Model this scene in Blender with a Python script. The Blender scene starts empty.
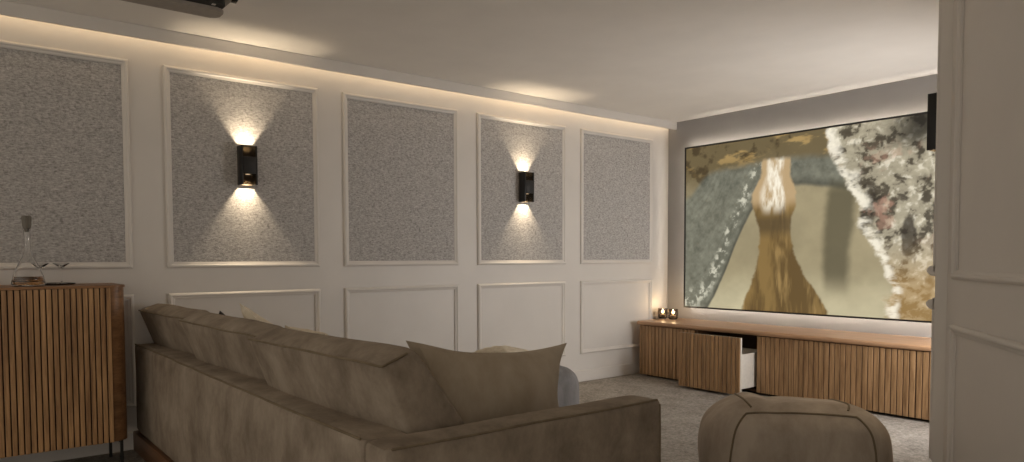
import bpy, bmesh, math, random
import numpy as np
from mathutils import Vector, Matrix, noise
random.seed(7)
SC = bpy.context.scene
COL = SC.collection
PI = math.pi

# ------------------------------------------------------------------ materials
def lin(c):
    return tuple((x/12.92 if x <= .04045 else ((x+.055)/1.055)**2.4) for x in (v/255 for v in c))

class NT:
    def __init__(s, name):
        s.m = bpy.data.materials.new(name); s.m.use_nodes = True
        s.t = s.m.node_tree; s.n = s.t.nodes; s.l = s.t.links
        s.b = s.n['Principled BSDF']
        s.tc = s.n.new('ShaderNodeTexCoord')
    def map(s, scale=(1,1,1), rot=(0,0,0)):
        mp = s.n.new('ShaderNodeMapping'); mp.inputs['Scale'].default_value = scale
        mp.inputs['Rotation'].default_value = rot
        s.l.new(s.tc.outputs['Object'], mp.inputs['Vector']); return mp.outputs[0]
    def noise(s, vec, scale, detail=4, rough=.55, dist=0):
        n = s.n.new('ShaderNodeTexNoise'); n.inputs['Scale'].default_value = scale
        n.inputs['Detail'].default_value = detail; n.inputs['Roughness'].default_value = rough
        n.inputs['Distortion'].default_value = dist
        s.l.new(vec, n.inputs['Vector']); return n.outputs['Fac']
    def ramp(s, fac, stops):
        r = s.n.new('ShaderNodeValToRGB'); e = r.color_ramp.elements
        while len(e) < len(stops): e.new(.5)
        for k, (p, c) in enumerate(stops):
            e[k].position = p; e[k].color = (*c, 1)
        s.l.new(fac, r.inputs[0]); return r.outputs[0]
    def col(s, out): s.l.new(out, s.b.inputs['Base Color'])
    def bump(s, out, strength, dist):
        b = s.n.new('ShaderNodeBump'); b.inputs['Strength'].default_value = strength
        b.inputs['Distance'].default_value = dist
        s.l.new(out, b.inputs['Height']); s.l.new(b.outputs[0], s.b.inputs['Normal'])
    def set(s, **k):
        for a, v in k.items(): s.b.inputs[a.replace('_', ' ')].default_value = v
        return s

def paint(name, c, rough=.55, grain=.05):
    t = NT(name); v = t.map()
    f = t.noise(v, 3.0, 3)
    a = lin(c); lo = tuple(x*(1-grain) for x in a)
    t.col(t.ramp(f, [(.3, lo), (.7, a)])); t.set(Roughness=rough)
    t.bump(t.noise(v, 180, 2), .05, .001)
    return t.m

def plain(name, c, rough=.5, metal=0, **k):
    t = NT(name); v = t.map()
    a = lin(c); t.col(t.ramp(t.noise(v, 40, 2), [(.3, tuple(x*.9 for x in a)), (.7, a)]))
    t.set(Roughness=rough, Metallic=metal, **k); return t.m

def wood(name, c1, c2, axis='z', rough=.45, scale=9):
    t = NT(name)
    sc = {'z': (1, 1, .07), 'x': (.07, 1, 1), 'y': (1, .07, 1)}[axis]
    v = t.map(sc)
    f = t.noise(v, scale*3, 6, .6, .6)
    g = t.noise(v, scale*14, 3, .6)
    mx = t.n.new('ShaderNodeMath'); mx.operation = 'MULTIPLY_ADD'
    t.l.new(g, mx.inputs[0]); mx.inputs[1].default_value = .35
    sb = t.n.new('ShaderNodeMath'); sb.operation = 'MULTIPLY'
    t.l.new(f, sb.inputs[0]); sb.inputs[1].default_value = .7
    t.l.new(sb.outputs[0], mx.inputs[2])
    t.col(t.ramp(mx.outputs[0], [(.36, lin(c1)), (.68, lin(c2))]))
    t.set(Roughness=rough); t.bump(g, .15, .001)
    return t.m

def velvet(name, c1, c2, scale=4.0, stretch=(1, 1, .45), sheen=.25):
    t = NT(name); v = t.map(stretch)
    f = t.noise(v, scale, 6, .68, .15)
    t.col(t.ramp(f, [(.35, lin(c1)), (.66, lin(c2))]))
    t.set(Roughness=.85, Sheen_Weight=sheen, Sheen_Roughness=.5)
    t.b.inputs['Sheen Tint'].default_value = (*lin(c2), 1)
    t.b.inputs['Specular IOR Level'].default_value = .2
    t.bump(t.noise(t.map(), 260, 2), .12, .0015)
    return t.m

def carpet(name):
    t = NT(name); v = t.map()
    f = t.noise(v, 55, 5, .75); g = t.noise(v, 260, 2, .6)
    big = t.noise(v, 6, 3)
    mx = t.n.new('ShaderNodeMath'); mx.operation = 'MULTIPLY_ADD'
    t.l.new(big, mx.inputs[0]); mx.inputs[1].default_value = .3
    t.l.new(f, mx.inputs[2])
    t.col(t.ramp(mx.outputs[0], [(.45, lin((110, 104, 97))), (.85, lin((182, 175, 166)))]))
    t.set(Roughness=.95); t.b.inputs['Specular IOR Level'].default_value = .1
    t.bump(f, .8, .01)
    return t.m

def tweed(name):
    t = NT(name); v = t.map((1, 1, 1))
    f = t.noise(v, 80, 4, .75, .8); g = t.noise(t.map((1, .35, 1.6)), 120, 3, .7)
    mx = t.n.new('ShaderNodeMath'); mx.operation = 'ADD'
    t.l.new(f, mx.inputs[0]); t.l.new(g, mx.inputs[1])
    hf = t.n.new('ShaderNodeMath'); hf.operation = 'MULTIPLY'
    t.l.new(mx.outputs[0], hf.inputs[0]); hf.inputs[1].default_value = .5
    t.col(t.ramp(hf.outputs[0], [(.35, lin((126, 123, 120))), (.65, lin((208, 205, 202)))]))
    t.set(Roughness=.95); t.b.inputs['Specular IOR Level'].default_value = .1
    t.bump(hf.outputs[0], .6, .006)
    return t.m

def emit(name, c, s):
    t = NT(name); t.set(Roughness=.6)
    t.b.inputs['Base Color'].default_value = (*c, 1)
    t.b.inputs['Emission Color'].default_value = (*c, 1)
    t.b.inputs['Emission Strength'].default_value = s
    return t.m

def glassy(name, c=(1, 1, 1), rough=.0, ior=1.3):
    t = NT(name); t.set(Roughness=rough, IOR=ior)
    t.b.inputs['Base Color'].default_value = (*c, 1)
    t.b.inputs['Transmission Weight'].default_value = 1
    return t.m

def smoked(name, c):
    t = NT(name); tr = t.n.new('ShaderNodeBsdfTransparent'); tr.inputs[0].default_value = (*c, 1)
    mx = t.n.new('ShaderNodeMixShader'); mx.inputs[0].default_value = .12
    t.b.inputs['Base Color'].default_value = (.12, .09, .06, 1); t.set(Roughness=.15)
    t.l.new(tr.outputs[0], mx.inputs[1]); t.l.new(t.b.outputs[0], mx.inputs[2])
    t.l.new(mx.outputs[0], t.n['Material Output'].inputs['Surface'])
    return t.m

WARM = (1.0, .77, .50)
M = dict(
    white=paint('white_wall_paint', (214, 209, 203), .5),
    ceil=paint('ceiling_paint', (238, 234, 228), .8),
    grey=paint('grey_wall_paint', (146, 143, 142), .7, .1),
    tweed=tweed('grey_woven_wallcovering'),
    carpet=carpet('grey_carpet'),
    velvet=velvet('taupe_velvet', (114, 102, 89), (154, 142, 127), 6, (1, 1, .7)),
    velvet_pillow=velvet('taupe_pillow_velvet', (152, 139, 121), (172, 160, 143), 6),
    velvet_pouf=velvet('pouf_velvet', (146, 134, 121), (178, 166, 152), 6),
    piping=velvet('dark_piping', (104, 92, 75), (128, 115, 96), 10),
    greyvelvet=velvet('grey_blue_velvet', (114, 113, 114), (146, 144, 145), 8),
    cream=velvet('cream_fabric', (212, 201, 180), (232, 223, 205), 30, (1, 1, 1), .1),
    darkgrey=velvet('dark_grey_fabric', (70, 66, 62), (90, 86, 82), 20, (1, 1, 1), .1),
    wood=wood('oak_slats', (122, 92, 60), (192, 154, 112)),
    woodtop=wood('oak_top', (158, 122, 92), (192, 154, 120), 'x', .35),
    woodgap=plain('dark_oak_backing', (92, 66, 46), .7),
    walnut=wood('walnut_slats', (122, 88, 56), (196, 154, 108)),
    walnuttop=wood('walnut_top', (106, 74, 46), (150, 110, 74), 'y'),
    walnutgap=plain('dark_walnut_backing', (26, 15, 9), .8),
    plinthwood=wood('brown_plinth_wood', (80, 54, 34), (118, 82, 54), 'x'),
    black=plain('black_metal', (16, 15, 14), .45),
    matt=plain('matt_black', (26, 24, 22), .6),
    bronze=plain('bronze_metal', (104, 94, 80), .6, .1),
    drawer=plain('pale_drawer_laminate', (206, 200, 190), .5),
    proj=plain('grey_projector_plastic', (160, 152, 142), .5),
    lens=plain('dark_lens_glass', (12, 12, 16), .08),
    silver=plain('silver_badge', (210, 205, 198), .3),
    led=emit('warm_led', (1.0, .80, .54), 3.6),
    ledback=emit('screen_backlight_led', (1.0, .88, .72), 28),
    lamp=emit('sconce_led', (1.0, .84, .64), 6),
    flame=emit('candle_flame', (1.0, .72, .38), 60),
    glass=glassy('clear_glass'),
    smoke=glassy('smoked_glass', (.52, .45, .40)),
    amber=glassy('amber_drink', (.62, .34, .14), 0, 1.33),
    smokepane=smoked('smoked_bronze_pane', (.36, .33, .29)),
    wax=plain('cream_wax', (226, 214, 190), .5),
    cork=plain('grey_cut_stopper', (104, 98, 88), .5),
    tray=plain('dark_tray_metal', (52, 46, 42), .35, .5),
)

# ------------------------------------------------------------------ object helpers
def world_inv(o):
    w = Matrix.Identity(4); p = o; chain = []
    while p: chain.append(p.matrix_basis.copy()); p = p.parent
    for m_ in reversed(chain): w = w @ m_
    return w.inverted()

def obj(name, bm, mat, parent=None, smooth=True, angle=35, origin=None):
    """link a bmesh (in world coordinates) as ONE mesh object"""
    me = bpy.data.meshes.new(name)
    if parent is not None: bm.transform(world_inv(parent))
    o = bpy.data.objects.new(name, me)
    if parent is None:
        if origin is None:
            xs = [v.co for v in bm.verts]
            origin = Vector(((min(v.x for v in xs)+max(v.x for v in xs))/2,
                             (min(v.y for v in xs)+max(v.y for v in xs))/2, min(v.z for v in xs)))
        bm.transform(Matrix.Translation(-Vector(origin))); o.location = origin
    bmesh.ops.recalc_face_normals(bm, faces=bm.faces[:])
    if smooth:
        lim = math.radians(angle)
        for f in bm.faces: f.smooth = True
        for e in bm.edges:
            if len(e.link_faces) == 2 and e.calc_face_angle(0) > lim: e.smooth = False
    bm.to_mesh(me); bm.free()
    me.materials.append(M[mat] if isinstance(mat, str) else mat)
    COL.objects.link(o)
    if parent is not None: o.parent = parent
    return o

def thing(name, label, cat, loc, rz=0, group=None):
    o = bpy.data.objects.new(name, None); COL.objects.link(o)
    o.empty_display_size = .1
    o.location = loc; o.rotation_euler = (0, 0, rz); tag(o, label, cat, group); return o

def tag(o, label=None, cat=None, group=None, kind=None):
    if label: o['label'] = label
    if cat: o['category'] = cat
    if group: o['group'] = group
    if kind: o['kind'] = kind
    return o

def struct(name, bm, mat, label, parent=None, cat=None, smooth=False):
    o = obj(name, bm, mat, parent, smooth)
    if parent is None: tag(o, label, cat or name.split('_')[0], kind='structure')
    return o

NB = bmesh.new
def box(bm, x0, x1, y0, y1, z0, z1, bevel=0, seg=2, mtx=None):
    t = bmesh.new()
    bmesh.ops.create_cube(t, size=1)
    for v in t.verts:
        v.co = Vector((x0+(v.co.x+.5)*(x1-x0), y0+(v.co.y+.5)*(y1-y0), z0+(v.co.z+.5)*(z1-z0)))
    if bevel: bmesh.ops.bevel(t, geom=t.edges[:], offset=bevel, segments=seg, affect='EDGES', profile=.5)
    merge(bm, t, mtx); return bm

def merge(bm, t, mtx=None):
    if mtx is not None: t.transform(mtx)
    me = bpy.data.meshes.new('tmp'); t.to_mesh(me); t.free(); bm.from_mesh(me); bpy.data.meshes.remove(me)

def tube(bm, pts, r, seg=8, closed=False):
    pts = [Vector(p) for p in pts]; n = len(pts); rings = []
    prev = None
    for i in range(n):
        a = pts[(i-1) % n] if (i or closed) else pts[i]; b = pts[(i+1) % n] if (i < n-1 or closed) else pts[i]
        d = (b-a).normalized()
        up = prev if prev is not None else (Vector((0, 0, 1)) if abs(d.z) < .9 else Vector((1, 0, 0)))
        s = d.cross(up).normalized(); u = s.cross(d).normalized(); prev = u
        rr = r[i] if isinstance(r, (list, tuple)) else r
        rings.append([bm.verts.new(pts[i]+(s*math.cos(2*PI*k/seg)+u*math.sin(2*PI*k/seg))*rr) for k in range(seg)])
    for i in range(n if closed else n-1):
        A, B = rings[i], rings[(i+1) % n]
        for k in range(seg): bm.faces.new((A[k], A[(k+1) % seg], B[(k+1) % seg], B[k]))
    if not closed:
        bm.faces.new(rings[0][::-1]); bm.faces.new(rings[-1])
    return bm

def lathe(bm, prof, c, seg=32, close=False):
    """prof: list of (radius, z); c: centre on the base"""
    c = Vector(c); rings = []
    for r, z in prof:
        if r < 1e-5: rings.append([bm.verts.new(c+Vector((0, 0, z)))])
        else: rings.append([bm.verts.new(c+Vector((r*math.cos(2*PI*k/seg), r*math.sin(2*PI*k/seg), z))) for k in range(seg)])
    idx = list(range(len(rings)-1))+([-1] if close else [])
    for i in idx:
        A, B = (rings[i], rings[i+1]) if i >= 0 else (rings[-1], rings[0])
        if len(A) == 1 and len(B) == 1: continue
        for k in range(seg):
            k2 = (k+1) % seg
            if len(A) == 1: bm.faces.new((A[0], B[k2], B[k]))
            elif len(B) == 1: bm.faces.new((A[k], A[k2], B[0]))
            else: bm.faces.new((A[k], A[k2], B[k2], B[k]))
    return bm

def prism(bm, poly, n0, n1, axis='x'):
    """extrude a 2D polygon along an axis"""
    def P(a, b, t): return {'x': (t, a, b), 'y': (a, t, b), 'z': (a, b, t)}[axis]
    A = [bm.verts.new(P(a, b, n0)) for a, b in poly]; B = [bm.verts.new(P(a, b, n1)) for a, b in poly]
    n = len(poly)
    for k in range(n): bm.faces.new((A[k], A[(k+1) % n], B[(k+1) % n], B[k]))
    bm.faces.new(A[::-1]); bm.faces.new(B)
    return bm

def soft(bm, lo, hi, r, puff=(0, 0, 0), n=14, wob=0, seed=0, deform=None):
    """upholstery block: rounded edges, faces puffed outwards, gentle wobble"""
    lo = Vector(lo); hi = Vector(hi); c = (lo+hi)/2; h = (hi-lo)/2
    t = bmesh.new(); bmesh.ops.create_cube(t, size=2)
    bmesh.ops.subdivide_edges(t, edges=t.edges[:], cuts=n, use_grid_fill=True)
    r = min(r, h.x*.98, h.y*.98, h.z*.98)
    for v in t.verts:
        q = Vector([math.copysign(abs(a)**.82 if abs(a) < 1 else 1, a) for a in v.co])   # denser rows near the edges
        p = Vector((q.x*h.x, q.y*h.y, q.z*h.z))
        k = Vector([max(-h[i]+r, min(h[i]-r, p[i])) for i in range(3)])
        d = p-k
        if d.length > 1e-9: p = k+d.normalized()*r
        u = [p[i]/h[i] for i in range(3)]
        for i in range(3):
            j, l = (i+1) % 3, (i+2) % 3
            p[i] += puff[i]*u[i]*max(0, 1-u[j]**2)*max(0, 1-u[l]**2)
        w = c+p
        if wob:
            w = w+noise.noise_vector(w*3.2+Vector((seed*7.1, seed*3.3, seed)))*wob
        if deform: w = Vector(deform(w))
        v.co = w
    merge(bm, t); return bm

def pillow_mesh(w, h, t, pinch=.07, n=22, seed=0, wrinkle=.006):
    """scatter cushion in its own XZ plane (thickness along Y), pointed corners"""
    bm = bmesh.new(); G = {}
    for s in (1, -1):
        for i in range(n+1):
            for j in range(n+1):
                u = -1+2*i/n; v = -1+2*j/n
                edge = i in (0, n) or j in (0, n)
                if edge and s == -1: G[s, i, j] = G[1, i, j]; continue
                x = u*(1-pinch*(1-v*v)); z = v*(1-pinch*(1-u*u))
                th = (max(0, (1-u**2))*max(0, (1-v**2)))**.46
                P = Vector((x*w/2, s*t/2*th, z*h/2))
                P += noise.noise_vector(Vector((u*2.3+seed*5, v*2.3, s*.2)))*wrinkle
                if not edge: P.y += s*wrinkle*1.2*noise.noise(Vector((u*5+seed, v*2.1, s)))*th
                G[s, i, j] = bm.verts.new(P)
    for s in (1, -1):
        for i in range(n):
            for j in range(n):
                q = [G[s, i, j], G[s, i+1, j], G[s, i+1, j+1], G[s, i, j+1]]
                bm.faces.new(q if s == 1 else q[::-1])
    return bm

def pillow(label, mat, c, w, h, t, tilt=0, rz=0, roll=0, seed=0, pinch=.07, group=None, press=None):
    """c: centre; tilt leans it back about its own width axis; press squashes it where it rests on something"""
    bm = pillow_mesh(w, h, t, pinch, seed=seed)
    mt = Matrix.Translation(Vector(c)) @ Matrix.Rotation(rz, 4, 'Z') @ Matrix.Rotation(tilt, 4, 'X') @ Matrix.Rotation(roll, 4, 'Y')
    bm.transform(mt)
    if press:
        for v in bm.verts: v.co = press(v.co)
    o = obj('throw_pillow', bm, mat); tag(o, label, 'pillow', group); return o

def frame_ring(bm, O, U, V, N, w, h, prof):
    """mitred picture-frame moulding: O lower-left outer corner, prof = list of (inset, projection)"""
    O, U, V, N = Vector(O), Vector(U), Vector(V), Vector(N)
    rings = []
    for a, d in prof:
        rings.append([bm.verts.new(O+U*x+V*y+N*d) for x, y in ((a, a), (w-a, a), (w-a, h-a), (a, h-a))])
    m = len(prof)
    for i in range(m):
        A, B = rings[i], rings[(i+1) % m]
        for k in range(4): bm.faces.new((A[k], A[(k+1) % 4], B[(k+1) % 4], B[k]))
    return bm
PROF = [(0, .0005), (.0, .010), (.004, .016), (.011, .020), (.018, .019), (.023, .013), (.030, .011), (.036, .008), (.036, .0005)]

# ------------------------------------------------------------------ camera
yaw, pitch, roll = math.radians(51.4217), math.radians(-2.50539), math.radians(-.15717)
CAM = Vector((4.590, 0, 1.10))
def XYZ(v): return Vector((-v[1], v[0], v[2]))          # calibration axes -> world
f_ = (math.cos(yaw)*math.cos(pitch), math.sin(yaw)*math.cos(pitch), math.sin(pitch))
F = XYZ(f_); R_ = F.cross(Vector((0, 0, 1))).normalized(); U_ = R_.cross(F)
R2 = R_*math.cos(roll)+U_*math.sin(roll); U2 = U_*math.cos(roll)-R_*math.sin(roll)
cd = bpy.data.cameras.new('camera'); cam = bpy.data.objects.new('camera', cd); COL.objects.link(cam)
cam.matrix_world = Matrix(((R2.x, U2.x, -F.x, CAM.x), (R2.y, U2.y, -F.y, CAM.y), (R2.z, U2.z, -F.z, CAM.z), (0, 0, 0, 1)))
cd.sensor_width = 36; cd.sensor_fit = 'HORIZONTAL'; cd.lens = 718.68/1024*36
cd.shift_y = 58.67/1024; cd.clip_start = .05
SC.camera = cam

# ------------------------------------------------------------------ setting
WINDOW_FILL_W = 50
YF = 5.627; ZC = 2.41; XR = 3.352; YB = -2.6; XO = 6.2
struct('floor', box(NB(), -.1, XO, YB, YF+.1, -.1, 0), 'carpet', 'grey looped pile carpet across the cinema room floor')
struct('ceiling', box(NB(), -.1, XO, YB, YF+.1, ZC, ZC+.1), 'ceil', 'plain off-white ceiling over the whole room')
struct('wall_left', box(NB(), -.1, 0, YB, YF, 0, ZC), 'white', 'long white panelled wall with grey fabric inlays, along the left side')
struct('wall_far', box(NB(), -.1, XO, YF, YF+.1, 0, ZC), 'grey', 'grey wall behind the big screen')
# right room wall, seen only by its end, then a splayed panelled wall towards the camera
P0 = Vector((3.398, 3.24, 0)); D0 = Vector((.5838, -.8119, 0)).normalized()
NO = Vector((-D0.y, D0.x, 0))*-1                                   # faces the camera side (-x, -y)
WY0, WY1, WZ0, WZ1 = 4.40, 5.50, .45, 1.40  # opening for the unseen window, added to light the far end
bm = NB()
for q in ((3.24, WY0, 0, ZC-.001), (WY1, YF-.001, 0, ZC-.001), (WY0, WY1, 0, WZ0), (WY0, WY1, WZ1, ZC-.001)):
    box(bm, XR, P0.x, *q)
bmesh.ops.remove_doubles(bm, verts=bm.verts[:], dist=1e-5)
struct('wall_right', bm, 'white', 'white side wall at the right of the big screen, seen end-on')
bm = NB()
for q in ((WY0, WY0+.04, WZ0, WZ1), (WY1-.04, WY1, WZ0, WZ1), (WY0+.04, WY1-.04, WZ0, WZ0+.04), (WY0+.04, WY1-.04, WZ1-.04, WZ1), ((WY0+WY1)/2-.02, (WY0+WY1)/2+.02, WZ0+.04, WZ1-.04)):
    box(bm, XR-.012, P0.x+.012, *q)
bmesh.ops.remove_doubles(bm, verts=bm.verts[:], dist=1e-5)
added_win = struct('window_added_1', bm, 'white', 'unseen white framed window added to the right side wall to light the far end')
ld = bpy.data.lights.new('added_window_fill', 'AREA'); ld.shape = 'RECTANGLE'; ld.size = WY1-WY0-.02; ld.size_y = WZ1-WZ0-.02  # added area lamp in that opening, fills the far end from the right
ld.energy = WINDOW_FILL_W; ld.color = (1, .97, .95)
lo = bpy.data.objects.new('added_window_fill', ld); COL.objects.link(lo)
lo.location = (P0.x+.03, (WY0+WY1)/2, (WZ0+WZ1)/2); lo.rotation_euler = (PI/2, 0, PI/2)
bm = NB()
L = 3.4; TH = Vector((.8119, .5838, 0))*.10
a, b = P0+D0*.0, P0+D0*L
vs = [bm.verts.new(p+Vector((0, 0, z))) for z in (0.0005, ZC-.001) for p in (a, b, b+TH, a+TH)]
for q in ((0, 1, 2, 3), (7, 6, 5, 4), (0, 4, 5, 1), (1, 5, 6, 2), (2, 6, 7, 3), (3, 7, 4, 0)): bm.faces.new([vs[i] for i in q])
struct('wall_front', bm, 'white', 'nearest white wall with moulded panels at the right edge of the picture')
NW = Vector((-.8119, -.5838, 0))

def baseboard(bm, x0, x1, y0, y1, n):
    return box(bm, x0, x1, y0, y1, .001, .105, .006, 2)
struct('baseboard_left', baseboard(NB(), .0005, .018, YB, YF-.001, 0), 'white', 'white baseboard running along the panelled left wall')
struct('baseboard_right', box(NB(), XR-.017, XR-.0005, 3.26, 5.0, .001, .105, .005), 'white', 'white baseboard at the foot of the right side wall')

# pelmet hiding the cove light along the left wall
ZP = 2.338
pm = struct('trim_1', box(NB(), .086, .104, YB+.05, YF-.001, ZP, ZC-.0005, .002), 'white', 'long white pelmet under the ceiling hiding a warm light strip')
obj('light_strip', box(NB(), .052, .078, YB+.08, YF-.03, ZC-.012, ZC-.002), 'led', pm, False)

# lower moulding frames on the left wall: trim_2...
YS = [(-.072-1.128, -.072-.178), (-.072, .874), (1.057, 2.005), (2.183, 3.129), (3.311, 4.249), (4.430, 5.386)]
names_low = ['beyond the left edge', 'behind the slatted cabinet', 'behind the left end of the sofa', 'second frame from the sofa end, middle of the wall',
             'above the large taupe pillow', 'next to the low media console']
k = 2
for i, (y0, y1) in enumerate(YS):
    if i == 0: continue
    bm = frame_ring(NB(), (0, y0, .249), (0, 1, 0), (0, 0, 1), (1, 0, 0), y1-y0, .898-.249, PROF)
    struct('trim_%d' % k, bm, 'white', 'white rectangular moulding low on the left wall, '+names_low[i], smooth=False, cat='moulding'); k += 1

# upper panels: moulding frame with a grey woven inlay
lab = ['grey woven wall panel beyond the left edge',
       'leftmost grey woven wall panel, above the slatted cabinet',
       'grey woven wall panel holding the nearer sconce',
       'unlit grey woven wall panel between the two sconces',
       'grey woven wall panel holding the farther sconce',
       'narrow-looking grey woven wall panel beside the screen corner']
for i, (y0, y1) in enumerate(YS):
    if i == 0: continue
    t = thing('wall_panel', lab[i], 'wall panel', (0, (y0+y1)/2, 1.047), 0, 'grey woven panels in white frames on the left wall')
    obj('moulding_frame', frame_ring(NB(), (0, y0, 1.047), (0, 1, 0), (0, 0, 1), (1, 0, 0), y1-y0, 2.232-1.047, PROF), 'white', t, False)
    obj('woven_inlay', box(NB(), .0006, .006, y0+.037, y1-.037, 1.085, 2.194), 'tweed', t, False)

# mouldings on the near right wall (and on the hidden side of the right room wall, whose edges peek out)
def frame_near(s0, s1, z0, z1, label):
    global k
    bm = frame_ring(NB(), P0+D0*s0+Vector((0, 0, z0)), D0, (0, 0, 1), NW, s1-s0, z1-z0, PROF)
    struct('trim_%d' % k, bm, 'white', label, cat='moulding'); k += 1
frame_near(.095, 1.35, 1.012, 2.23, 'upper white moulding frame on the nearest wall at the right edge')
frame_near(.095, 1.35, .25, .832, 'lower white moulding frame on the nearest wall at the right edge')
frame_near(1.5, 2.6, 1.012, 2.23, 'upper white moulding frame on the nearest wall, outside the view')
frame_near(1.5, 2.6, .25, .832, 'lower white moulding frame on the nearest wall, outside the view')
def edge_trim(z0, z1, zb, label):
    """vertical moulding at the end of the right wall with a projecting nosing"""
    global k
    bm = box(NB(), XR-.013, XR-.0005, 3.243, 3.285, z0, z1, .004)
    t = bmesh.new()
    prof = [(XR-.0005, zb-.024), (XR-.020, zb-.022), (XR-.034, zb-.008), (XR-.036, zb+.004), (XR-.026, zb+.016), (XR-.0005, zb+.022)]
    prism(t, prof, 3.243, 4.1, 'y'); merge(bm, t)
    struct('trim_%d' % k, bm, 'white', label, cat='moulding'); k += 1
edge_trim(1.035, 2.23, 1.045, 'upper moulding seen edge-on at the end of the right side wall')
edge_trim(.25, .93, .905, 'lower moulding seen edge-on at the end of the right side wall')

# ------------------------------------------------------------------ sconces
def sconce(label, loc, rz):
    t = thing('wall_sconce', label, 'wall light', (0, 0, 0), 0, 'black up-and-down wall sconces')
    W, H, Dp = .098, .240, .085
    # built facing +x on a wall at x=0, base of the lamp at z=0
    obj('back_plate', box(NB(), .0, .012, -W/2, W/2, 0, H, .002), 'bronze', t)
    for s in (-1, 1):
        obj('side_fin', box(NB(), .0122, Dp, s*(W/2-.005)-.005, s*(W/2-.005)+.005, 0, H, .001), 'black', t)
    obj('centre_block', box(NB(), .0122, Dp+.004, -W/2+.0105, W/2-.0105, .068, .172, .003), 'matt', t)
    for z0, z1 in ((.001, .0675), (.1725, H-.001)):
        obj('front_pane', box(NB(), Dp-.006, Dp-.003, -W/2+.0105, W/2-.0105, z0, z1), 'smokepane', t)
    obj('led_disc', lathe(NB(), [(0, 0), (.014, 0), (.014, .003), (0, .003)], (.05, 0, .1725), 16), 'lamp', t)
    obj('led_disc', lathe(NB(), [(0, 0), (.014, 0), (.014, .003), (0, .003)], (.05, 0, .0645), 16), 'lamp', t)
    for z, up in ((.177, 1), (.063, -1)):
        ld = bpy.data.lights.new('sconce_beam', 'SPOT'); ld.energy = SCONCE_W; ld.color = (1, .80, .55)
        ld.spot_size = math.radians(112); ld.spot_blend = 1; ld.shadow_soft_size = .012
        lo = bpy.data.objects.new('sconce_beam', ld); COL.objects.link(lo); lo.parent = t
        lo.location = (.046, 0, z); lo.rotation_euler = (PI if up > 0 else 0, 0, 0)
    t.location = loc; t.rotation_euler = (0, 0, rz)
    return t
SCONCE_W = 19.0
ZS = 1.559
sconce('black wall sconce on the woven panel nearer the camera, above the sofa', (.0062, 1.52, ZS), 0)
sconce('black wall sconce on the woven panel nearer the screen', (.0062, 3.775, ZS), 0)
sconce('dark sconce at the right edge of the screen, mostly behind the white wall end', (XR-.0005, 3.39, ZS), PI)

# ------------------------------------------------------------------ projection screen
X0, X1, Z0, Z1 = .281, 2.985, .6295, 2.1335
YS_ = YF-.10
scr = thing('projection_screen', 'large lit widescreen showing a misty golden canyon with a pale rock pillar', 'screen', ((X0+X1)/2, YF, Z0))
obj('backing_panel', box(NB(), X0+.004, X1-.004, YS_, YS_+.028, Z0+.004, Z1-.004), 'matt', scr, False)
bm = frame_ring(NB(), (X1, YS_-.0005, Z0), (-1, 0, 0), (0, 0, 1), (0, -1, 0), X1-X0, Z1-Z0, [(0, -.028), (0, .006), (.014, .006), (.014, 0)])
obj('screen_frame', bm, 'black', scr, False)
bm = NB()
e = .014
for (a0, a1, c0, c1) in ((X0+e, X1-e, Z1-e-.012, Z1-e), (X0+e, X1-e, Z0+e, Z0+e+.012), (X0+e, X0+e+.012, Z0+e+.02, Z1-e-.02), (X1-e-.012, X1-e, Z0+e+.02, Z1-e-.02)):
    box(bm, a0, a1, YS_+.0285, YS_+.034, c0, c1)
obj('backlight_strip', bm, 'ledback', scr, False)
for x in (X0+.3, X1-.3): obj('wall_bracket', box(NB(), x-.03, x+.03, YS_+.0285, YF-.0005, 1.1, 1.6), 'black', scr, False)

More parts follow.
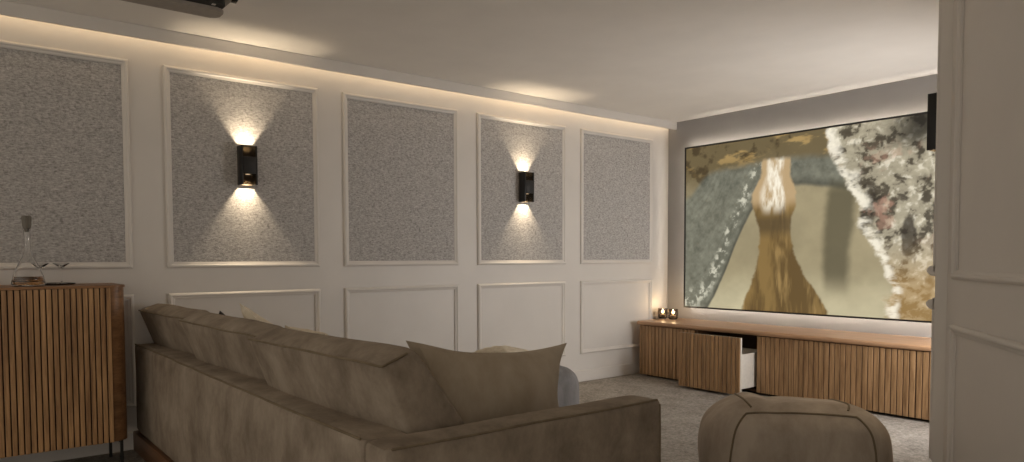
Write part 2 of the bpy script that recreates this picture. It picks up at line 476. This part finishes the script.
def vnoise(x, y, seed):
    xi = np.floor(x).astype(int); yi = np.floor(y).astype(int); fx = x-xi; fy = y-yi
    fx = fx*fx*(3-2*fx); fy = fy*fy*(3-2*fy)
    def h(a, b):
        n = np.sin(a*127.1+b*311.7+seed*74.7)*43758.5453
        return n-np.floor(n)
    return (h(xi, yi)*(1-fx)+h(xi+1, yi)*fx)*(1-fy)+(h(xi, yi+1)*(1-fx)+h(xi+1, yi+1)*fx)*fy
def fbm(x, y, seed, oct=5):
    s = 0; a = .5; t = 0
    for o in range(oct):
        s = s+a*vnoise(x*2**o, y*2**o, seed+o); t += a; a *= .6
    return s/t
def canyon(u, v):
    """moving picture on the screen: mist, a grey rock arch, a pale pillar, a pale-to-golden cliff. u right, v up (metres)"""
    S = lambda e0, e1, x: np.clip((x-e0)/(e1-e0), 0, 1)**2*(3-2*np.clip((x-e0)/(e1-e0), 0, 1))
    def mixc(A, c, m):
        return A*(1-m[..., None])+np.array(lin(c))*m[..., None] if not isinstance(c, np.ndarray) else A*(1-m[..., None])+c*m[..., None]
    w = u.max()-u.min()
    n1 = fbm(u*2.2, v*2.2, 1); n2 = fbm(u*9, v*9, 5); n3 = fbm(u*26, v*26, 9); n4 = fbm(u*5, v*14, 13)
    du = (n1-.5)*.25
    A = np.ones(u.shape+(3,))*np.array(lin((150, 138, 108)))
    A = mixc(A, (184, 174, 142), S(.42, .0, v+du*.6))
    A = A*(.72+.5*fbm(u*3.1, v*3.4, 81)[..., None])
    A = mixc(A, (92, 78, 50), S(1.0, 1.30, v+du)*.85)
    A = mixc(A, (58, 46, 28), S(.48, .66, n2)*S(.95, 1.25, v)*.8)
    A = mixc(A, (176, 146, 92), S(.58, .74, n4)*S(1.15, 1.4, v)*.75)
    # arch of grey rock springing from the lower left and bridging over the pillar
    top = 1.30-.10*np.abs(u-1.0)-.20*S(.3, .0, u); bot = 1.04-1.0*S(.95, .06, u)**1.1*1.22-.08*S(1.2, 1.7, u)
    rk = S(-.04, .04, top+du*.3-v)*S(-.02, .03, v-bot+du*.3)*S(1.75, 1.5, u)
    rib = fbm((v-bot)*16+u*2, u*5-v*2, 111)
    tex = (.6*n3+.4*rib)[..., None]
    rockc = np.array(lin((40, 44, 38)))*(1-tex)+np.array(lin((140, 140, 124)))*tex
    A = mixc(A, rockc, rk*.92)
    A = mixc(A, (48, 47, 40), rk*S(.10, .0, v-bot+du*.3)*.7)
    sp = S(.50, .66, n3)*S(.17, .02, np.abs(v-bot-.24+du))*rk*S(1.1, .6, u)
    A = mixc(A, (206, 202, 182), sp*.8)
    A = mixc(A, (84, 78, 58), S(.15, .07, np.abs(u-1.50+.05*np.sin(v*3)+du*.5))*S(1.12, .95, v)*S(.1, .35, v)*.85)
    # pillar: pale crown, tan shaft, golden brown skirt
    cx = .93+.015*np.sin(v*5)+.08*S(.5, .0, v)
    hw = .15+.05*S(.72, .95, v)-.07*S(1.0, 1.2, v)+.24*S(.62, -.05, v)**1.2+(n2-.5)*.05+(n3-.5)*.02
    pl = S(.014, -.014, np.abs(u-cx)-hw)*S(1.31, 1.27, v+(n2-.5)*.05)
    sh = np.clip(.5+.5*(u-cx)/np.maximum(hw, .02), 0, 1)
    pc = np.ones(u.shape+(3,))*np.array(lin((128, 103, 60)))
    pc = mixc(pc, (74, 56, 30), S(.40, .66, fbm(u*11, v*2.2, 21))*.7)
    pc = mixc(pc, (170, 140, 88), S(.54, .74, fbm(u*14, v*2.0, 33))*.6)
    pc = mixc(pc, (78, 64, 42), S(.14, .02, np.abs(v-.74))*.8)
    pc = mixc(pc, (176, 150, 112), S(.84, .96, v+du*.3))
    pc = mixc(pc, (240, 232, 212), S(.30, .66, fbm(u*20, v*6, 41))*S(.80, .95, v)*S(.75, .30, np.abs(sh-.5)*2))
    A = mixc(A, pc, pl)
    # cliff on the right
    ed = 1.58+.09*np.sin(v*2.6+.4)-.14*S(.9, 1.4, v)+.22*S(.75, .2, v)
    cl = S(-.025, .025, u-ed+(n2-.5)*.16)
    n5 = fbm(u*15+n2*2, v*15+n1*3, 101)
    cc = np.array(lin((78, 70, 54)))*(1-n5[..., None])+np.array(lin((196, 186, 160)))*n5[..., None]
    cc = mixc(cc, (226, 218, 198), S(.55, .68, n3*.5+n5*.5)*.6)
    cc = mixc(cc, (52, 44, 32), S(.47, .36, n5)*.8)
    cc = mixc(cc, (40, 32, 22), S(.47, .33, fbm(u*5, v*3.4, 51))*.85)
    cc = mixc(cc, (172, 134, 70), S(.62, .2, v+du)*.55)
    cc = mixc(cc, (206, 158, 134), S(.56, .7, fbm(u*7, v*7, 61))*S(.5, .1, np.abs(v-.95))*.4)
    rim = S(.11, .02, np.abs(u-ed-.03+(n2-.5)*.16))*S(.38, .58, n4)
    cc = mixc(cc, (240, 232, 212), rim*.8)
    cc = mixc(cc, (26, 24, 18), S(1.18, 1.40, v+du)*S(1.75, 2.1, u+du)*.9)
    A = mixc(A, cc, cl)
    return A
nx, nz = 460, 256
us = np.linspace(0, X1-X0-.018, nx); vs_ = np.linspace(0, Z1-Z0-.018, nz)
UU, VV = np.meshgrid(us, vs_)
colr = canyon(UU, VV)
me = bpy.data.meshes.new('picture')
co = np.stack([UU+X0+.009-(X0+X1)/2, np.full(UU.shape, YS_-.002-YF), VV+.009], -1).reshape(-1, 3)
idx = np.arange(nx*nz).reshape(nz, nx)
q = np.stack([idx[:-1, :-1], idx[:-1, 1:], idx[1:, 1:], idx[1:, :-1]], -1).reshape(-1, 4)
me.from_pydata(co.tolist(), [], q.tolist())
at = me.color_attributes.new('picture_colour', 'FLOAT_COLOR', 'POINT')
at.data.foreach_set('color', np.concatenate([colr.reshape(-1, 3), np.ones((nx*nz, 1))], 1).astype(np.float32).ravel())
t = NT('screen_picture'); va = t.n.new('ShaderNodeVertexColor'); va.layer_name = 'picture_colour'
t.l.new(va.outputs[0], t.b.inputs['Emission Color']); t.b.inputs['Emission Strength'].default_value = 1.15
t.set(Roughness=.7); t.b.inputs['Base Color'].default_value = (.02, .02, .02, 1); t.b.inputs['Specular IOR Level'].default_value = .1
SCREEN = t
me.materials.append(t.m)
po = bpy.data.objects.new('picture', me); COL.objects.link(po); po.parent = scr

# ------------------------------------------------------------------ media console
CX0, CX1, CY, CZ = .105, 3.150, 5.10, .514
con = thing('media_console', 'long low slatted oak media console under the screen', 'console', ((CX0+CX1)/2, (CY+YF)/2, 0))
sl = NB()
prof = []
zb, zt = CZ-.037, CZ
yF, yB = CY-.022, YF-.002
prof = [(yB, zb), (yB, zt)]+[(yF+.018-.018*math.sin(a), zt-.016+.016*math.cos(a)) for a in np.linspace(0, PI/2, 6)]+[(yF+.018-.018*math.cos(a), zb+.016-.016*math.sin(a)) for a in np.linspace(0, PI/2, 6)]
prism(sl, prof, CX0-.012, CX1+.012, 'x')
obj('top_slab', sl, 'woodtop', con, True, 30)
for x in (CX0, CX1-.024): obj('side_panel', box(NB(), x, x+.024, CY, YF-.02, .018, zb-.0005, .003), 'wood', con)
bm = NB(); box(bm, CX0+.0305, CX1-.0305, YF-.035, YF-.021, .02, zb-.001); box(bm, CX0+.0305, CX1-.0305, CY+.03, YF-.036, .02, .034)
segs = [(CX0+.026+i*.601, CX0+.026+i*.601+.598) for i in range(5)]
for i in range(1, 5): box(bm, segs[i][0]-.011, segs[i][0]+.007, CY+.03, YF-.036, .0345, zb-.001)
obj('carcass', bm, 'woodgap', con, False)
obj('plinth', box(NB(), CX0+.05, CX1-.05, CY+.05, YF-.06, .0008, .0195), 'matt', con, False)
def slat_front(x0, x1, y, name, bmat='woodgap'):
    n = 15; p = (x1-x0)/n
    d = obj(name, box(NB(), x0, x1, y+.0105, y+.026, .022, zb-.006), bmat, con, False)
    bm = NB()
    for i in range(n):
        box(bm, x0+i*p+.0035, x0+(i+1)*p-.0035, y, y+.0102, .020, zb-.005, .0015, 1)
    s = obj('slats', bm, 'wood', d, False)
    return d
slat_front(*segs[0], CY, 'door')
for sg in segs[2:]: slat_front(*sg, CY, 'door')
PULL = .222
dr = slat_front(*segs[1], CY-PULL, 'drawer', 'drawer')
dx0, dx1 = segs[1]; dy = CY-PULL+.0265; dd = .42
bm = NB()
box(bm, dx0+.02, dx0+.034, dy, dy+dd, .06, .335); box(bm, dx1-.034, dx1-.02, dy, dy+dd, .06, .335)
box(bm, dx0+.0345, dx1-.0345, dy+dd-.014, dy+dd, .06, .335); box(bm, dx0+.0345, dx1-.0345, dy, dy+dd-.0145, .06, .07)
obj('drawer_box', bm, 'drawer', dr, False)

# ------------------------------------------------------------------ candles
for (cx_, cy_), lb in (((.098, 5.44), 'smoked glass candle holder nearer the left wall, on the console'), ((.222, 5.44), 'smoked glass candle holder nearer the screen, on the console')):
    t = thing('candle_holder', lb, 'candle', (cx_, cy_, CZ+.0005), 0, 'lit candles in smoked glass on the console')
    c = (cx_, cy_, CZ+.0008)
    obj('glass_cup', lathe(NB(), [(0.0000, 0.0000), (0.0339, 0.0000), (0.0452, 0.0136), (0.0486, 0.0508), (0.0452, 0.0994), (0.0424, 0.0994), (0.0452, 0.0508), (0.0418, 0.0158), (0.0316, 0.0068), (0.0000, 0.0068)], c, 28), 'smoke', t)
    obj('candle', lathe(NB(), [(0.0000, 0.0085), (0.0249, 0.0085), (0.0260, 0.0429), (0.0000, 0.0452)], c, 20), 'wax', t)
    obj('flame', lathe(NB(), [(0.0000, 0.0497), (0.0113, 0.0565), (0.0147, 0.0655), (0.0090, 0.0814), (0.0000, 0.0972)], c, 12), 'flame', t)
    ld = bpy.data.lights.new('candle_glow', 'POINT'); ld.energy = .32; ld.color = (1, .72, .40); ld.shadow_soft_size = .012
    lo = bpy.data.objects.new('candle_glow', ld); COL.objects.link(lo); lo.parent = t; lo.location = (0, 0, .13)

# ------------------------------------------------------------------ sofa
SX0, SX1, SY0, SY1, SZ = .035, 3.0, .862, 1.925, .620
sofa = thing('sofa', 'long taupe velvet sofa seen from behind, facing the screen', 'sofa', ((SX0+SX1)/2, (SY0+SY1)/2, 0))
obj('plinth', box(NB(), SX0-.015, SX1-.03, SY0-.014, SY1-.06, .001, .112, .006), 'plinthwood', sofa)
def seam(p, sd):
    w = Vector(p); return w+noise.noise_vector(w*3.2+Vector((sd*7.1, sd*3.3, sd)))*.004
bk = obj('back_frame', soft(NB(), (SX0, SY0, .114), (2.868, SY0+.15, SZ), .020, (0, .012, .006), 24, .004, 1), 'velvet', sofa, True, 50)
obj('piping', tube(NB(), [seam((x, SY0+.0045, SZ-.0035), 1) for x in np.linspace(SX0+.02, 2.85, 90)], .0038, 6), 'piping', bk)
ar = obj('arm', soft(NB(), (2.872, SY0, .114), (SX1, SY1, SZ), .020, (.006, 0, .006), 22, .004, 2), 'velvet', sofa, True, 50)
bm = tube(NB(), [seam((SX1-.0045, y, SZ-.0035), 2) for y in np.linspace(SY0+.02, SY1-.02, 50)], .0038, 6)
tube(bm, [seam((SX1-.0055, SY1-.0055, z), 2) for z in np.linspace(.13, SZ-.02, 16)], .0034, 6)
obj('piping', bm, 'piping', ar)
obj('seat_base', soft(NB(), (SX0, SY0+.152, .114), (2.870, SY1-.02, .30), .02, (0, 0, 0), 10), 'velvet', sofa, True, 50)
xb = [SX0-.005, .915, 1.885, 2.866]
for i in range(3):
    x0, x1 = xb[i]+.007, xb[i+1]-.007
    obj('seat_cushion', soft(NB(), (x0+.004, 1.19, .302), (x1-.004, SY1+.01, .455), .045, (.0, .0, .012), 14, .005, 5+i), 'velvet', sofa, True, 50)
    yb, zb0, zt0 = 1.0, .46, .835
    def lean(w, zb0=zb0, zt0=zt0):
        k_ = (w.z-zb0)/(zt0-zb0)
        # thinner and further back at the top
        return (w.x, w.y-.125*k_-(.12*k_ if w.y > 1.12 else .12*k_*(w.y-1.03)/.25), w.z)
    def lean(w, zb0=zb0, zt0=zt0, x0=x0, x1=x1):
        k_ = (w.z-zb0)/(zt0-zb0)
        f = (w.y-1.035)/.27                    # 0 at the back face, 1 at the front
        return (w.x, w.y-.128*k_-.16*k_*f-.045*(.5-(w.x-x0)/(x1-x0)), w.z+k_*(-.030+.042*f))
    bc = obj('back_cushion', soft(NB(), (x0, 1.042, .46), (x1, 1.305, .836), .026, (.002, .030, .010), 20, .008, 11+i, lean), 'velvet', sofa, True, 50)
    # welt along the top rear edge
    pts = []
    path = [(x, 1.0455, .8335) for x in np.linspace(x0+.012, x1-.012, 40)]+[(x1-.0045, y, .8325) for y in np.linspace(1.053, 1.235, 14)]
    for x, y, z in path:
        w = Vector((x, y, z)); w = w+noise.noise_vector(w*3.2+Vector(((11+i)*7.1, (11+i)*3.3, 11+i)))*.008
        pts.append(lean(w))
    obj('welt', tube(NB(), pts, .0038, 6), 'piping', bc)

# pillows on the sofa
def on_seat(p):
    p = p.copy(); p.z = max(p.z, .480)
    if p.x < 2.88:
        k_ = max(-.1, (p.z-.46)/.372)
        p.y = max(p.y, 1.368-.288*k_) if k_ < 1.02 else p.y
    p.x = min(p.x, 2.862) if p.z < .64 else p.x
    return p
pillow('large taupe velvet pillow leaning inside the near sofa arm', 'velvet_pillow', (2.640, 1.480, .606), .645, .42, .17, math.radians(-13), PI/2-math.radians(6), math.radians(4.6), 3, .19, None, on_seat)
pillow('cream pillow whose corner peeks above the middle of the sofa back', 'cream', (1.13, 1.275, .665), .38, .40, .12, math.radians(34), 0, math.radians(36), 4, .12, 'cream pillows behind the sofa cushions', on_seat)
pillow('dark grey pillow with just one tip above the sofa back', 'darkgrey', (.50, 1.275, .650), .40, .38, .10, math.radians(34), 0, math.radians(-8), 5, .12, None, on_seat)
pillow('cream pillow barely showing above the sofa cushion nearest the arm', 'cream', (1.75, 1.275, .652), .42, .38, .13, math.radians(34), 0, 0, 6, .05, 'cream pillows behind the sofa cushions', on_seat)

# ------------------------------------------------------------------ grey pouf with a cream cushion, behind the sofa
gp = thing('pouf', 'grey blue velvet pouf between the sofa and the left wall panels', 'pouf', (1.17, 2.60, 0))
bm = soft(NB(), (.84, 2.28, .03), (1.59, 2.95, .465), .11, (.02, .02, .02), 14, .006, 31)
obj('cover', bm, 'greyvelvet', gp, True, 80)
obj('base', box(NB(), .88, 1.46, 2.35, 2.85, .001, .032, .004), 'matt', gp)
pillow('small cream pillow lying on the grey pouf, behind the taupe pillow', 'cream', (1.22, 2.62, .535), .27, .25, .08, math.radians(88), .2, 0, 8, .06)

# ------------------------------------------------------------------ taupe pouf in the foreground
ang = math.radians(51.4-2)
PC = Vector((2.915, 2.882, 0))
tp = thing('pouf', 'big rounded taupe velvet pouf with seams, in front of the media console', 'pouf', PC, PI/2-ang+PI/2-PI/2)
RZ = Matrix.Translation(PC) @ Matrix.Rotation(PI/2-ang, 4, 'Z')
def pouf_pt(w):
    k_ = max(0, (w.z-.2)/.33)
    z = w.z-k_*.10*(w.y+.26)-k_*.05*max(0, abs(w.x)-.12)**1.2*4*.25
    z += k_*(.014*math.exp(-((w.x+.19)/.05)**2)-.010*math.exp(-((w.x+.09)/.035)**2))*(1 if w.y > -.15 else .4)
    return (w.x*(1-.10*k_**3), w.y*(1-.06*k_**3), z)
HX, HY, HZ = .352, .26, .530
bm = soft(NB(), (-HX, -HY, .012), (HX, HY, HZ-.028), .125, (.035, .035, .012), 24, .012, 44, pouf_pt)
bm.transform(RZ)
cv = obj('cover', bm, 'velvet_pouf', tp, True, 80)
obj('base', box(NB(), -.22, .22, -.14, .14, .001, .013, .002, 1, RZ), 'matt', tp)
from mathutils.bvhtree import BVHTree
def on_pouf(path):
    """drop a seam onto the cover from outside"""
    me = cv.data; T = BVHTree.FromPolygons([v.co.copy() for v in me.vertices], [tuple(p.vertices) for p in me.polygons])
    out = []
    inv = world_inv(tp)
    for p in path:
        q = Vector(p); c = Vector((q.x*.25, q.y*.25, .2+.3*(q.z-.2)))
        d = (c-q).normalized()
        hit, nrm, _, _ = T.ray_cast(inv @ (RZ @ (q-d*.4)), (inv.to_3x3() @ RZ.to_3x3() @ d))
        if hit is not None: out.append(inv.inverted() @ (hit+nrm*.001))
    return out
zs = HZ-.035
sx = lambda z: .285-.045*max(0, z/zs)**2
paths = [[(m*sx(z), -HY, z) for z in np.linspace(.03, zs, 24)] for m in (-1, 1)]
paths.append([(x, -HY, zs+.014*(1-(x/.24)**2)) for x in np.linspace(-.24, .24, 40)])
for m in (-1, 1): paths.append([(m*(.24+t_*.05), -HY-.0+t_*2*HY, zs+.06) for t_ in np.linspace(0, 1, 24)])
bm = NB()
for p in paths:
    r_ = on_pouf(p)
    if len(r_) > 2: tube(bm, r_, .0045, 6)
obj('seam_welt', bm, 'piping', tp)

# ------------------------------------------------------------------ slatted sideboard on thin legs
KX1, KY0, KY1, KZ0, KZ1 = .455, -.52, .760, .160, .968
sb = thing('sideboard', 'dark slatted walnut sideboard on thin black legs against the left wall', 'sideboard', (.24, (KY0+KY1)/2, 0))
rr = .075
def round_plan(x0, x1, y0, y1, r):
    p = [(x0, y0), (x1-r, y0)]
    p = [(x0, y0)]+[(x1-r+r*math.sin(a), y0+r-r*math.cos(a)) for a in np.linspace(0, PI/2, 9)]
    p += [(x1-r+r*math.cos(a), y1-r+r*math.sin(a)) for a in np.linspace(0, PI/2, 9)]+[(x0, y1)]
    return p
obj('body', prism(NB(), round_plan(.024, KX1-.012, KY0+.004, KY1-.004, rr), KZ0, KZ1-.0125, 'z'), 'walnuttop', sb, True, 30)
obj('top', prism(NB(), round_plan(.022, KX1, KY0, KY1, rr), KZ1-.012, KZ1, 'z'), 'walnuttop', sb, True, 30)
ya, yb_ = KY0+rr, KY1-rr
nd = 2
for i in range(nd):
    y0 = ya+(yb_-ya)*i/nd+.001; y1 = ya+(yb_-ya)*(i+1)/nd-.001
    d = obj('door', box(NB(), KX1-.0115, KX1-.008, y0, y1, KZ0+.002, KZ1-.014), 'walnutgap', sb, False)
    bm = NB(); n = 22; p = (y1-y0)/n
    for j in range(n):
        box(bm, KX1-.0078, KX1+.004, y0+j*p+.0028, y0+(j+1)*p-.0028, KZ0+.002, KZ1-.014, .0018, 1)
    obj('slats', bm, 'walnut', d, False)
for y in (KY0+.04, KY1-.04):
    for x in (.10, .42):
        obj('leg', box(NB(), x-.007, x+.007, y-.007, y+.007, .001, KZ0-.0155), 'black', sb, False)
    obj('leg_rail', box(NB(), .093, .427, y-.007, y+.007, KZ0-.015, KZ0-.0005), 'black', sb, False)

# ------------------------------------------------------------------ bar things on the sideboard
ZT = KZ1+.0006
t = obj('serving_tray', lathe(NB(), [(0, 0), (.108, 0), (.112, .008), (.109, .008), (.105, .004), (0, .004)], (.165, .455, ZT), 48), 'tray')
tag(t, 'thin dark round tray on the sideboard, under the cocktail glasses', 'tray')
ZT2 = ZT+.0046
dc = thing('decanter', 'tall clear glass decanter with a grey stopper on the sideboard', 'decanter', (.335, .345, ZT))
c = (.335, .345, ZT)
outer = [(0, 0), (.060, 0), (.070, .006), (.071, .018), (.064, .050), (.050, .090), (.034, .125), (.020, .150), (.0145, .175), (.0135, .225), (.0140, .272), (.0175, .280)]
inner = [(.0150, .280), (.0115, .272), (.0110, .225), (.0120, .175), (.0170, .150), (.0310, .125), (.047, .090), (.061, .050), (.067, .020), (.062, .008), (0, .008)]
obj('glass_body', lathe(NB(), outer+inner, c, 40), 'glass', dc)
obj('liquor', lathe(NB(), [(0, .0085), (.0610, .0085), (.0663, .020), (.0606, .048), (0, .048)], c, 40), 'amber', dc)
obj('stopper', lathe(NB(), [(0, .268), (.0102, .268), (.0105, .281), (.0160, .283), (.0185, .296), (.0215, .340), (.018, .346), (0, .346)], c, 16), 'cork', dc, True, 20)
for y, x, lb in ((.412, .175, 'small stemmed cocktail glass next to the decanter'), (.502, .185, 'small stemmed cocktail glass farther from the decanter')):
    c = (x, y, ZT2)
    o = obj('cocktail_glass', lathe(NB(), [(0, 0), (.026, 0), (.027, .0025), (.004, .005), (.003, .012), (.003, .078), (.006, .082), (.040, .108), (.0385, .1085), (.004, .0855), (0, .085)], c, 28), 'glass')
    tag(o, lb, 'glass', 'stemmed cocktail glasses on the tray')

# ------------------------------------------------------------------ ceiling projector
pj = thing('projector', 'grey ceiling projector with a black band, cut off by the top edge', 'projector', (1.24, .78, 2.18))
def rbox(x0, x1, y0, y1, z0, z1, r, be=.006):
    t = bmesh.new()
    pts = []
    for (cx_, cy_, a0) in ((x1-r, y1-r, 0), (x0+r, y1-r, PI/2), (x0+r, y0+r, PI), (x1-r, y0+r, 1.5*PI)):
        pts += [(cx_+r*math.cos(a0+a), cy_+r*math.sin(a0+a)) for a in np.linspace(0, PI/2, 7)]
    prism(t, pts, z0, z1, 'z')
    hz = [e_ for e_ in t.edges if abs(e_.verts[0].co.z-e_.verts[1].co.z) < 1e-6]
    if be: bmesh.ops.bevel(t, geom=hz, offset=be, segments=2, affect='EDGES')
    return t
obj('lower_shell', rbox(1.126, 1.250, .50, 1.035, 2.200, 2.2145, .035, .004), 'proj', pj)
obj('vent_band', rbox(1.134, 1.303, .515, 1.025, 2.215, 2.240, .03, 0), 'matt', pj)
obj('upper_shell', rbox(1.122, 1.318, .50, 1.05, 2.2405, 2.325, .035), 'proj', pj)
obj('badge', box(NB(), 1.268, 1.286, .968, .984, 2.213, 2.2148), 'silver', pj, False)
bm = NB(); lathe(bm, [(0, 0), (.034, 0), (.036, .03), (.031, .034), (.026, .022), (0, .018)], (0, 0, 0), 28)
bm.transform(Matrix.Translation((1.255, 1.05, 2.282)) @ Matrix.Rotation(-PI/2, 4, 'X'))
obj('lens', bm, 'lens', pj)
obj('ceiling_mount', lathe(NB(), [(0, .1455), (.05, .1455), (.05, .152), (.022, .156), (.022, .210), (.06, .212), (.06, .2285), (0, .2285)], (1.22, .78, 2.18), 24), 'black', pj)

# ------------------------------------------------------------------ light from the open room behind the camera
w = bpy.data.worlds.new('world'); SC.world = w; w.use_nodes = True
w.node_tree.nodes['Background'].inputs[0].default_value = (1.0, .90, .77, 1)
w.node_tree.nodes['Background'].inputs[1].default_value = .91

SC.view_settings.view_transform = 'Standard'; SC.view_settings.look = 'None'
SC.view_settings.gamma = 1; SC.view_settings.use_curve_mapping = False
SC.view_settings.exposure = 0
SC.cycles.use_denoising = True
SC.cycles.max_bounces = 10; SC.cycles.diffuse_bounces = 6
SC.cycles.sample_clamp_indirect = 4
